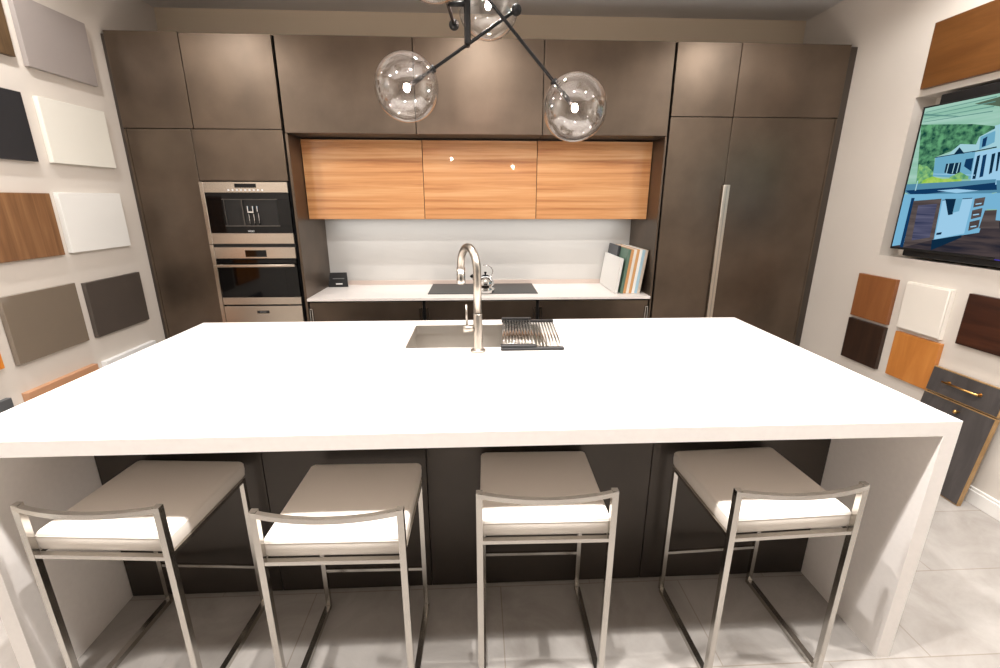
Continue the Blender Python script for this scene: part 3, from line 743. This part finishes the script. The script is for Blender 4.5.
for k, (n, p) in enumerate(pics):
    sc.mi = keys.index(use[n])
    sc.poly([(TX - .0004 - .00008 * k, min(max(y, TY0 + .009), TY1 - .015), min(max(z, TZ0 + .014), TZ1 - .009)) for y, z in [(TY1 if y_ > -.662 else y_, TZ0 if z_ < 1.30 else z_) for y_, z_ in p]])
# small things in the picture: porch posts, roof edges, railing, slats of the pergola, taps
k = len(pics)
for n, p in [('pale', [(y, 1.685), (y - .005, 1.685), (y - .005, 1.738), (y, 1.738)]) for y in (-.872, -.905, -.928)] + \
        [('skyline', [(-.66, 2.03 - .017 * q), (-1.03, 2.04 - .022 * q), (-1.03, 2.035 - .022 * q), (-.66, 2.027 - .017 * q)]) for q in range(4)] + \
        [('navy', [(-.785, 1.778), (-.996, 1.791), (-.996, 1.787), (-.785, 1.774)]), ('navy', [(-.984, 1.789), (-1.111, 1.803), (-1.111, 1.797), (-.984, 1.784)]),
         ('white', [(-.80, 1.69), (-1.03, 1.672), (-1.03, 1.668), (-.80, 1.686)]), ('shrub', [(-.90, 1.667), (-.95, 1.69), (-1.0, 1.665), (-1.0, 1.652), (-.9, 1.655)]),
         ('pale', [(-.712, 1.60), (-.719, 1.60), (-.719, 1.655), (-.712, 1.655)]), ('navy', [(-.893, 1.548), (-1.05, 1.558), (-1.05, 1.554), (-.893, 1.544)]),
         ('wall', [(-.966, 1.553), (-1.0, 1.555), (-1.0, 1.49), (-.968, 1.48)])]:
    sc.mi = keys.index(n); sc.poly([(TX - .0004 - .00008 * k, y, z) for y, z in p]); k += 1
# the rest of the picture, towards the near edge of the screen
for n, p in (('white', [(-1.12, 1.80), (-1.98, 1.80), (-1.98, 1.62), (-1.14, 1.62)]), ('pale', [(-1.06, 1.90), (-1.5, 1.98), (-2.0, 1.86), (-2.0, 1.79), (-1.10, 1.79)]),
             ('counter', [(-1.14, 1.64), (-2.03, 1.62), (-2.03, 1.56), (-1.16, 1.58)]), ('steel', [(-1.17, 1.58), (-2.03, 1.56), (-2.03, 1.42), (-1.19, 1.45)]),
             ('deck', [(-1.20, 1.41), (-2.04, 1.42), (-2.04, 1.262), (-1.24, 1.262)])):
    sc.mi = keys.index(n); sc.poly([(TX - .0004 - .00008 * k, y, z) for y, z in p]); k += 1
sc.build('screen', mats, t)
MB(t.location).box(TX - .001, TX + .004, -1.275, -1.235, 1.259, 1.263).build('power_light', glow('standby_blue', (70, 60, 200), 1.0), t)

# ------------------------------------------------------------------ light
wd = bpy.data.worlds.new('world'); SC.world = wd; wd.use_nodes = True
bg = wd.node_tree.nodes['Background']; bg.inputs[0].default_value = (1.0, .965, .92, 1); bg.inputs[1].default_value = WORLD
def spot(x, y, p, size=110, blend=.6, z=HC - .012, tx=0, ty=0, r=.03, col=(1, .967, .935)):
    l = bpy.data.lights.new('ceiling_spot', 'SPOT'); l.energy = p; l.spot_size = math.radians(size); l.spot_blend = blend
    l.shadow_soft_size = r; l.color = col
    o = bpy.data.objects.new('ceiling_spot', l); COL.objects.link(o); o.location = (x, y, z)
    o.rotation_euler = Vector((tx, ty, -1)).to_track_quat('-Z', 'Y').to_euler()
for x in ROW1_X: spot(x, R1Y, ROW1, 165, .4); spot(x, R1Y + .05, ROW1N, 105, .75, r=.025)
for x in ROW2_X: spot(x, R2Y, ROW2, 165, .4)
for x in (-1.8, 0, 1.8):
    if ROW3: spot(x, -4.6, ROW3, 165, .4)
def area(x, y, z, sx, sy, p, rot=(0, 0, 0), col=(1, .97, .94)):
    l = bpy.data.lights.new('splash_fill_light', 'AREA'); l.shape = 'RECTANGLE'; l.size = sx; l.size_y = sy; l.energy = p; l.color = col
    o = bpy.data.objects.new('splash_fill_light', l); COL.objects.link(o); o.location = (x, y, z); o.rotation_euler = rot
area(-.06, .42, 1.398, 2.4, .20, SPLASH_FILL)            # unseen light added under the wood cabinets to brighten the backsplash
vs = SC.view_settings; vs.view_transform = 'Standard'; vs.look = 'None'; vs.exposure = EXPO; vs.gamma = 1; vs.use_curve_mapping = False
